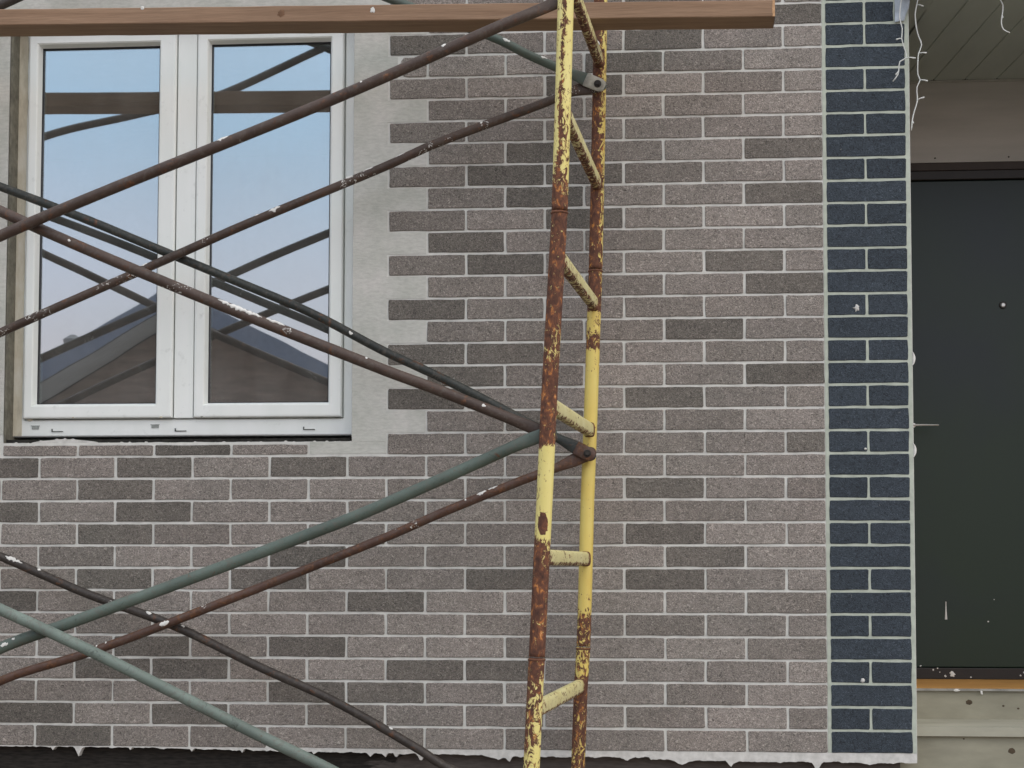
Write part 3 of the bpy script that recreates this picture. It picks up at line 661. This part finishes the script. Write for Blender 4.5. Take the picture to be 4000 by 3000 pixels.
def post(tab, wear, y, z0, z1, parent, mat, kind):
    bm = newbm(); lay = bm.verts.layers.float.new('wear'); n = 28
    k = max(8, int((z1 - z0) / .010)); zz = [z0 + (z1 - z0) * i / k for i in range(k + 1)]
    pts = [Vector((px(tab, z), y, z)) for z in zz]
    rad = [(R_P * (1 + .0035 * noise.noise(Vector((0, y * 9, z * 23)))),) * 2 for z in zz]
    rings = sweep(bm, pts, rad, n)
    for i, ring in enumerate(rings):
        w = lut(wear, zz[i])
        for v in ring:
            a = (v.co.x - pts[i].x) / R_P; f = (v.co.y - y) / R_P     # a: -1 left .. 1 right, f: -1 front
            ww = w
            if kind == 'N' and zz[i] > 2.62:
                a0 = -.16 + .22 * noise.noise(Vector((0, 3, zz[i] * 7))); wd = .42 + .25 * noise.noise(Vector((5, 0, zz[i] * 16)))
                ww = w + (.30 + .62 * max(0, 1 - abs(a - a0) / wd)) * (f < .1) - .42
            elif kind == 'N': ww = w - .16 * a + .06
            if kind == 'F' and zz[i] > 2.42: ww = w + .05 - .55 * max(0, a)
            if kind == 'N' and 1.700 < zz[i] < 1.748 and abs(a + .05) < .55 * (1 - (abs(zz[i] - 1.724) / .026) ** 2) ** .5 and f < 0: ww = 1.6
            v[lay] = min(.79, .16 + .68 * ww) if ww < 1.5 else ww
    o = link('post', bm, mat, parent, smooth=True); return o
def ring_at(tab, y, z, parent, r=R_P, h=.003, mat=None):
    bm = newbm(); x = px(tab, z)
    pts = [Vector((x, y, z - h)), Vector((x, y, z - h * .4)), Vector((x, y, z + h * .4)), Vector((x, y, z + h))]
    sweep(bm, pts, [(r * 1.00, r * 1.00), (r * 1.10, r * 1.10), (r * 1.10, r * 1.10), (r * 1.00, r * 1.00)], 24); link('weld_ring', bm, mat or BEAD, parent, smooth=True)
def rung(zn, zf, parent, wr, bend=0.0):
    a = Vector((px(NEAR, zn), YN, zn)); b = Vector((px(FAR, zf), YF, zf)); bm = newbm(); lay = bm.verts.layers.float.new('wear')
    n = 40; pts = [a.lerp(b, i / n) + Vector((0, 0, bend * math.sin(PI * i / n))) for i in range(n + 1)]
    rings = sweep(bm, pts, (.0145, .0212), 24, yaxis=Vector((0, 0, 1)), sec=.62)
    for i, r in enumerate(rings):
        t = i / n
        for v in r: v[lay] = .10 + .55 * wr + .35 * max(0, 1 - t / .12) + .45 * max(0, (t - .93) / .07) + .25 * (v.co.z < pts[i].z - .012)
    o = link('rung', bm, RUNG_M, parent, smooth=True)
    bm = newbm(); pt = b.lerp(a, .032); q = b.lerp(a, .022)
    sweep(bm, [pt, q, b.lerp(a, .012)], [(.0143, .0210), (.0172, .0240), (.0166, .0232)], 24, yaxis=Vector((0, 0, 1)), sec=.62); link('weld_bead', bm, BEAD, o, smooth=True)
PINS_F = [(3.105, -.703), (1.9665, -.7355), (.82, -.772)]; PINS_N = [(3.113, -.775), (1.960, -.817), (.828, -.868)]
def frame_set(z0, z1, rungs, pin, label, group='yellow scaffold frames stacked in one tower'):
    f = empty('scaffold_frame', (px(NEAR, z0), YN, z0)); tag(f, label, 'scaffold frame', group)
    post(NEAR, WN, YN, z0 + .0015, z1 - .0015, f, POST_N, 'N'); post(FAR, WF, YF, z0 + .0015, z1 - .0015, f, POST_F, 'F')
    ring_at(NEAR, YN, z1 - .006, f); ring_at(FAR, YF, z1 - .006, f)
    for zn, zf, w in rungs: rung(zn, zf, f, w)
    (zf, xf), (zn, xn) = PINS_F[pin], PINS_N[pin]
    for (x, z, y0, y1) in ((xf, zf, -.175, -.11), (xn, zn, -.89, -.845)):
        bm = newbm(); sweep(bm, [Vector((x, y0, z)), Vector((x, y1, z))], (.0065, .0065), 6, yaxis=Vector((1, 0, 0))); link('locking_pin', bm, BOLT, f)
    return f
fr = [frame_set(2.541, 4.25, [(3.95, 3.95, .3), (3.56, 3.56, .3), (3.172, 3.190, .50), (2.812, 2.806, .42)], 0, 'upper scaffold frame, rusty streaked posts above the upper sleeve joint crossing the wooden beam'),
      frame_set(1.380, 2.541, [(2.425, 2.432, .44), (2.034, 2.043, .26), (1.638, 1.648, .40)], 1, 'middle scaffold frame between the two sleeve joints, rust-brown above and clean yellow below'),
      frame_set(0.240, 1.380, [(1.245, 1.262, .40), (.86, .87, .4), (.48, .48, .4)], 2, 'lowest scaffold frame, blotchy rusty yellow posts below the lower sleeve joints')]
for tab, y in ((NEAR, YN), (FAR, YF)):
    bm = newbm(); x = px(tab, .15); sweep(bm, [Vector((x, y, .03)), Vector((x, y, .24))], (.017, .017), 16); box(bm, x - .07, x + .07, y - .07, y + .07, .012, .032, .002); link('base_jack', bm, BEAD, fr[2])
BAY = -2.70
for i, f in enumerate(fr):
    c = f.copy(); COL.objects.link(c); c.location.x += BAY
    for ch in list(f.children):
        d = ch.copy(); COL.objects.link(d); d.parent = c; d.matrix_parent_inverse = ch.matrix_parent_inverse.copy()
        for gch in list(ch.children):
            e = gch.copy(); COL.objects.link(e); e.parent = d
            e.matrix_parent_inverse = gch.matrix_parent_inverse.copy()
    c['label'] = ['upper', 'middle', 'lowest'][i] + ' scaffold frame of the far left tower beyond the window'
    c['group'] = 'yellow scaffold frames left of the window'

# ------------------------------------------------------------------ braces
def brace(pts, r, mat, label, y_end, right_tip=True, endmat=None, left=None, lj=0.0, splashes=(), group='scaffold brace tubes'):
    """pts run left -> right, last one is the pin."""
    wide = 1.12 if y_end < -.5 else 1.5
    P = [Vector(p) for p in pts]
    if left: P = [Vector(left)] + P
    y0 = P[-2].y
    P[-1].y = y_end
    Q = resample(P, .02)
    # ease the depth only over the last stretch
    end = Q[-1]
    for q in Q:
        t = max(0.0, 1 - (end - q).length / .22); q.y = y0 + (y_end - y0) * t * t * (3 - 2 * t)
    tip = (Q[-1] - Q[-2]).normalized()
    Q += [end + tip * .010, end + tip * .018, end + tip * .024, end + tip * .0275]
    rad = []
    for q in Q:
        d = (end - q).length; after = (q - end).dot(tip) > 1e-5
        if after:
            k = math.sqrt(max(0.02, 1 - (d / .0285) ** 2)); rad.append((r * wide * k, .0042))
        else:
            f = min(1, max(0, (d - .035) / .075)); f = f * f * (3 - 2 * f)
            rad.append((r * (wide - (wide - 1) * f), .0042 + (r - .0042) * f))
    t = empty('cross_brace', (P[-1].x, y_end, P[-1].z)); tag(t, label, 'brace tube', group)
    bm = newbm()
    # dented, slightly uneven tube
    sweep(bm, Q, [(a * (1 + .02 * noise.noise(q * 31)), b) for (a, b), q in zip(rad, Q)], 20)
    link('tube', bm, mat, t, smooth=True)
    if endmat:
        k = [i for i, q in enumerate(Q) if (q - end).length < .055 and (q - end).dot(tip) < .026]
        bm = newbm(); sweep(bm, [Q[i] for i in k], [(rad[i][0] * 1.03, rad[i][1] + .0012) for i in k], 20); link('caked_end', bm, endmat, t, smooth=True)
    bm = newbm(); e = Vector((end.x, y_end - .0045, end.z))
    sweep(bm, [e, e + Vector((0, -.004, 0))], (.0115, .0115), 18, yaxis=Vector((1, 0, 0))); sweep(bm, [e + Vector((0, -.004, 0)), e + Vector((0, -.011, 0))], (.0078, .0078), 6, yaxis=Vector((1, 0, 0)), ang0=.3)
    link('bolt', bm, BOLT, t)
    # dried paint lying on the tube
    rnd = random.Random(len(label) * 7)
    for (xc, ln, a0, hw, th) in splashes:
        bm = newbm(); seg = [q for q in Q if abs(q.x - xc) < ln / 2 + .03]
        n = max(6, int(ln / .004)); rows = []
        for i in range(n + 1):
            x = xc - ln / 2 + ln * i / n
            for a, b in zip(Q, Q[1:]):
                if a.x <= x <= b.x: c = a.lerp(b, (x - a.x) / (b.x - a.x)); tt = (b - a).normalized(); break
            d = Vector((0, -1, 0)); u = tt.cross(Vector((0, 1, 0))).normalized()
            if u.z < 0: u = -u
            env = max(.04, math.sin(PI * i / n)) ** .45
            h0 = hw * env * (.75 + 1.1 * noise.noise(Vector((x * 140, xc, 1)))); h1 = hw * env * (.75 + 1.3 * noise.noise(Vector((x * 210, xc, 8)))); h0 = max(h0, .03); h1 = max(h1, .03)
            m = 7; row = []
            for j in range(m + 1):
                a_ = a0 - h0 + (h0 + h1) * j / m; lift = th * math.sin(PI * j / m) ** .5 * env + .0002
                row.append(bm.verts.new(c + (u * math.sin(a_) + d * math.cos(a_)) * (r + lift)))
            rows.append(row)
        for A_, B_ in zip(rows, rows[1:]):
            for j in range(len(A_) - 1): bm.faces.new((A_[j], A_[j + 1], B_[j + 1], B_[j]))
        link('paint_splash', bm, SPLASH, t, smooth=True)
    return t
YNe, YFe = -.872, -.150
zl = lambda p: p
GN = 'brace tubes on the outer side of the scaffold'; GF = 'brace tubes on the wall side of the scaffold'
brace([(-2.2878, -.893, 2.5004), (-1.3862, -.893, 2.8535), (-0.9241, -.893, 3.0479), (-.775, -.893, 3.113)], .0150, T_BROWN,
      'thick brown brace rising to the right in front of the window and wooden beam', YNe - .004, left=(-3.47, -.893, 1.97), splashes=((-1.676, .030, .9, .5, .002), (-1.085, .012, .8, .4, .002), (-1.305, .006, .7, .3, .001)), group=GN)
brace([(-2.3023, -.860, 2.5763), (-1.8203, -.860, 2.3652), (-1.2554, -.860, 2.1361), (-1.1086, -.860, 2.0805), (-.8562, -.860, 1.9780), (-.817, -.860, 1.960)], .0150, T_BROWN,
      'thick brown brace falling to the right across the window with a long white paint splash', -.864, left=(-3.42, -.860, 3.11), splashes=((-1.640, .120, .75, .55, .0035), (-1.545, .05, .95, .35, .003), (-2.105, .008, .2, .25, .001), (-1.30, .006, .9, .3, .001), (-.985, .010, .4, .4, .001)), group=GN)
brace([(-2.2787, -.863, 1.3961), (-2.0902, -.863, 1.4634), (-1.8090, -.863, 1.5652), (-1.3451, -.863, 1.7376), (-1.1992, -.863, 1.7986), (-.8788, -.863, 1.9388), (-.818, -.863, 1.9600)], .0158, T_GREEN,
      'green brace rising to the right under the window to the middle of the tower', -.878, left=(-3.52, -.863, .84), splashes=((-2.26, .02, .2, .5, .001), (-2.235, .008, .6, .3, .001)), group=GN)
brace([(-2.2688, -.893, 1.5000), (-2.0315, -.893, 1.3955), (-1.7968, -.893, 1.2835), (-1.5646, -.893, 1.1720), (-1.3896, -.893, 1.0909), (-.868, -.893, .828)], .0155, T_LTGRN,
      'pale green brace falling to the right across the bottom left corner', -.876, left=(-3.47, -.893, 2.02), group=GN)
brace([(-2.6027, -.114, 2.8303), (-2.3185, -.114, 2.7197), (-2.0935, -.114, 2.6249), (-1.8703, -.114, 2.5309), (-1.5939, -.114, 2.4121), (-1.3740, -.114, 2.2951), (-1.2018, -.114, 2.2137), (-1.0402, -.114, 2.1314), (-.7355, -.114, 1.9665)], .0138, T_DKGRN,
      'dark green-black brace falling to the right behind the brown one over the window', YFe - .005, endmat=T_RUST, left=(-3.40, -.114, 3.13), splashes=((-1.47, .012, .2, .4, .001),), group=GF)
brace([(-2.5819, -.142, 2.3575), (-2.0010, -.142, 2.6044), (-1.8092, -.142, 2.6863), (-1.3639, -.142, 2.8641), (-1.2010, -.142, 2.9350), (-.8777, -.142, 3.0504), (-.7780, -.142, 3.0900), (-.703, -.142, 3.105)], .0138, T_SPOT,
      'rusty brace speckled with white paint rising to the right over the window', -.139, left=(-3.43, -.142, 1.98), splashes=((-2.155, .03, .9, .5, .002), (-2.115, .02, .9, .4, .0015), (-1.705, .035, .5, .7, .0012), (-1.47, .025, 1.0, .35, .0015), (-1.41, .03, .9, .3, .0015), (-1.31, .03, 1.0, .25, .001), (-1.06, .008, .6, .3, .001), (-1.76, .012, 1.0, .3, .002)), group=GF)
brace([(-1.3254, -.150, 3.3813), (-1.0154, -.150, 3.2561), (-.9177, -.150, 3.2038), (-.8361, -.150, 3.1649), (-.703, -.150, 3.105)], .0138, T_GREEN,
      'green brace coming from behind the wooden beam, its flat end caked in cement', YFe - .004, endmat=T_END, left=(-3.40, -.150, 4.26), splashes=((-.987, .022, .5, .5, .0012), (-.872, .02, .9, .5, .0015)), group=GF)
brace([(-2.5611, -.142, 1.2670), (-2.2865, -.142, 1.3547), (-2.0138, -.142, 1.4544), (-1.3658, -.142, 1.7085), (-1.1750, -.142, 1.7907), (-.9301, -.142, 1.8887), (-.8246, -.142, 1.9274), (-.7355, -.142, 1.9665)], .0138, T_RUST,
      'rust-brown brace rising to the right just below the green one', -.139, left=(-3.47, -.142, .84), splashes=((-2.038, .030, .3, .7, .002), (-1.055, .03, .8, .5, .0018), (-1.02, .03, .95, .3, .0015), (-1.105, .006, .7, .3, .001), (-2.25, .006, 1.0, .4, .002), (-2.22, .006, .9, .4, .002)), group=GF)
brace([(-2.5804, -.112, 1.6557), (-2.2997, -.112, 1.5391), (-2.0222, -.112, 1.4403), (-1.7473, -.112, 1.3127), (-1.5202, -.112, 1.2128), (-1.2506, -.112, 1.0643), (-1.1867, -.112, 1.0230), (-.772, -.112, .82)], .0138, T_BLACK,
      'blackish brace with white splashes falling to the right behind the two green ones', -.150, left=(-3.43, -.112, 1.99), splashes=((-2.535, .055, .7, .6, .002), (-2.455, .012, 1.1, .4, .002), (-2.17, .006, 1.1, .4, .002), (-2.102, .018, .9, .5, .002), (-1.995, .012, 1.0, .4, .002), (-1.345, .012, 1.2, .4, .0025)), group=GF)
brace([(-2.6138, -.112, 3.4164), (-.665, -.112, 4.25)], .0150, T_BLACK, 'dark brace end peeping out above the wooden beam in the top left corner', -.130, left=(-3.40, -.112, 3.08), group=GF)
brace([(-2.8998, -.893, 3.3231), (-2.5314, -.893, 3.4019), (-2.2343, -.893, 3.4633), (-1.8304, -.893, 3.6348), (-.74, -.893, 4.12)], .0150, T_BROWN, 'brown brace seen only as a bent dark reflection near the top of both panes', -.872, left=(-3.47, -.893, 3.12), group=GN)
brace([(-1.8740, -.862, 3.6750), (-1.7682, -.862, 3.6330), (-.776, -.862, 3.135)], .0150, T_DKGRN, 'dark brace seen only as a reflection in the right pane top right corner', -.868, left=(-3.42, -.862, 4.27), group=GN)
# ------------------------------------------------------------------ wooden beam
bt = empty('wooden_beam', (-2, -.33, 3.25)); tag(bt, 'long brown timber beam lying across the scaffold above the window', 'beam')
def beam_pt(x): return 3.2567 + (x + 2.5444) * (3.2229 - 3.2567) / (-.1753 + 2.5444)
bm = newbm(); n = 90; X0, X1 = -3.75, -.182; rows = []
for i in range(n + 1):
    x = X0 + (X1 - X0) * i / n; z = beam_pt(x) + .0009 * noise.noise(Vector((x * 7, 0, 0))); h = .0495; c = .0025
    w = lambda a: .0007 * noise.noise(Vector((x * 13, a, 0)))
    sec = [(-.386, z + c), (-.386 + c, z), (-.280 - c, z - .0005), (-.280, z + c), (-.280, z + h - c), (-.280 - c, z + h), (-.386 + c, z + h), (-.386, z + h - c)]
    rows.append([bm.verts.new((x + (.004 * (k in (2, 3, 4, 5)) if i == n else 0), y + w(k), zz + w(k + 9))) for k, (y, zz) in enumerate(sec)])
for a, b in zip(rows, rows[1:]):
    for k in range(8): bm.faces.new((a[k], a[(k + 1) % 8], b[(k + 1) % 8], b[k]))
bm.faces.new(rows[0]); bm.faces.new(rows[-1][::-1])
link('timber', bm, BEAM, bt)
bm = newbm(); z = beam_pt(X1); 
pf = []
for i in range(11):
    zz = z + .0005 + .0485 * i / 10; pf.append(zz)
cols = []
for zz in pf:
    j = .003 * noise.noise(Vector((zz * 300, 0, 0)))
    cols.append([bm.verts.new((X1 - .006 + j, -.3868, zz)), bm.verts.new((X1 + .0015, -.3868, zz)), bm.verts.new((X1 + .0055, -.279, zz))])
for a, b in zip(cols, cols[1:]):
    bm.faces.new((a[0], a[1], b[1], b[0])); bm.faces.new((a[1], a[2], b[2], b[1]))
link('sawn_end', bm, SAWN, bt)
for (x, z, r, mt, sq) in ((-1.365, 3.273, .0068, SPLASH, 1.3), (-2.063, 3.297, .006, SPLASH, .9), (-1.64, 3.270, .012, KNOT, .9)):
    bm = newbm(); blob(bm, (x, -.3865, z), r, .0012, int(-x * 100), jag=.25, squash=sq); link('paint_speck' if mt is SPLASH else 'knot', bm, mt if mt is SPLASH else plain('soft_knot', (0.17, 0.095, 0.055, 1), .9, .25, 60), bt)
bm = newbm(); blob(bm, (-.706, -.1222, 3.243), .0080, .004, 77, jag=.15, squash=1.3); link('paint_splash', bm, SPLASH, fr[0])

# ------------------------------------------------------------------ neighbouring house, seen in the panes
hs = empty('gable_house', (-5.4, -12, 0)); tag(hs, 'brown gabled neighbouring house with blue-grey soffits, reflected in the window panes', 'house')
PX, PZ, SL, SR = -5.40, 4.50, .585, .52
zr = lambda x, up=0: PZ + up - (SL * (PX - x) if x < PX else SR * (x - PX))
XL_, XR_ = -8.6, -2.1
bm = newbm(); a = [bm.verts.new((x, -12, z)) for x, z in ((-8.1, 0), (-2.7, 0), (-2.7, zr(-2.7)), (PX, PZ), (-8.1, zr(-8.1)))]
b = [bm.verts.new((v.co.x, -19, v.co.z)) for v in a]
bm.faces.new(a); bm.faces.new(b[::-1])
for k in range(5): bm.faces.new((a[k], a[(k + 1) % 5], b[(k + 1) % 5], b[k]))
HW = plain('brown_brick_house', (0.33, 0.255, 0.21, 1), .9, .30, 3, stretch=(1, 1, 5))
link('wall', bm, HW, hs)
bm = newbm()
for x0, x1 in ((XL_, PX), (PX, XR_)):
    lo = [bm.verts.new((x, y, zr(x, .04))) for y in (-11.3, -19.5) for x in (x0, x1)]; hi = [bm.verts.new((x, y, zr(x, .16))) for y in (-11.3, -19.5) for x in (x0, x1)]
    bm.faces.new((lo[0], lo[1], lo[3], lo[2])); bm.faces.new((hi[0], hi[1], hi[3], hi[2])); bm.faces.new((lo[0], lo[1], hi[1], hi[0])); bm.faces.new((lo[2], lo[3], hi[3], hi[2])); bm.faces.new((lo[0], lo[2], hi[2], hi[0])); bm.faces.new((lo[1], lo[3], hi[3], hi[1]))
link('roof', bm, plain('dark_metal_roof', (0.14, 0.15, 0.17, 1), .5), hs)
SOFB = plain('blue_grey_soffit', (0.74, 0.82, 0.90, 1), .5, .18, 1.3)
for x0, x1 in ((XL_, PX), (PX, XR_)):
    for i in range(4):
        y0 = -11.34 - .165 * i; y1 = y0 - .157; bm = newbm(); lo = [bm.verts.new((x, y, zr(x, .015))) for y in (y0, y1) for x in (x0, x1)]; hi = [bm.verts.new((x, y, zr(x, .035))) for y in (y0, y1) for x in (x0, x1)]
        bm.faces.new((lo[0], lo[1], lo[3], lo[2])); bm.faces.new((hi[0], hi[1], hi[3], hi[2])); bm.faces.new((lo[0], lo[1], hi[1], hi[0])); bm.faces.new((lo[2], lo[3], hi[3], hi[2])); bm.faces.new((lo[0], lo[2], hi[2], hi[0])); bm.faces.new((lo[1], lo[3], hi[3], hi[1]))
        link('soffit_board', bm, SOFB, hs)
    bm = newbm()
    q = [bm.verts.new((x, y, zr(x, u))) for y in (-11.25, -11.29) for x, u in ((x0, -.03), (x1, -.03), (x1, .175), (x0, .175))]
    bm.faces.new(q[:4]); bm.faces.new(q[:3:-1])
    for k in range(4): bm.faces.new((q[k], q[(k + 1) % 4], q[4 + (k + 1) % 4], q[4 + k]))
    link('barge_board', bm, plain('dark_slate_barge', (0.15, 0.18, 0.24, 1), .5), hs)
bm = newbm(); sweep(bm, [Vector((-7.72, -15, 3.0)), Vector((-7.72, -15, 4.62))], (.055, .055), 14); sweep(bm, [Vector((-7.72, -15, 4.62)), Vector((-7.72, -15, 4.68)), Vector((-7.72, -15, 4.74))], [(.11, .11), (.12, .12), (.03, .03)], 14)
link('chimney_pipe', bm, plain('grey_flue', (0.22, 0.22, 0.22, 1), .5), hs)
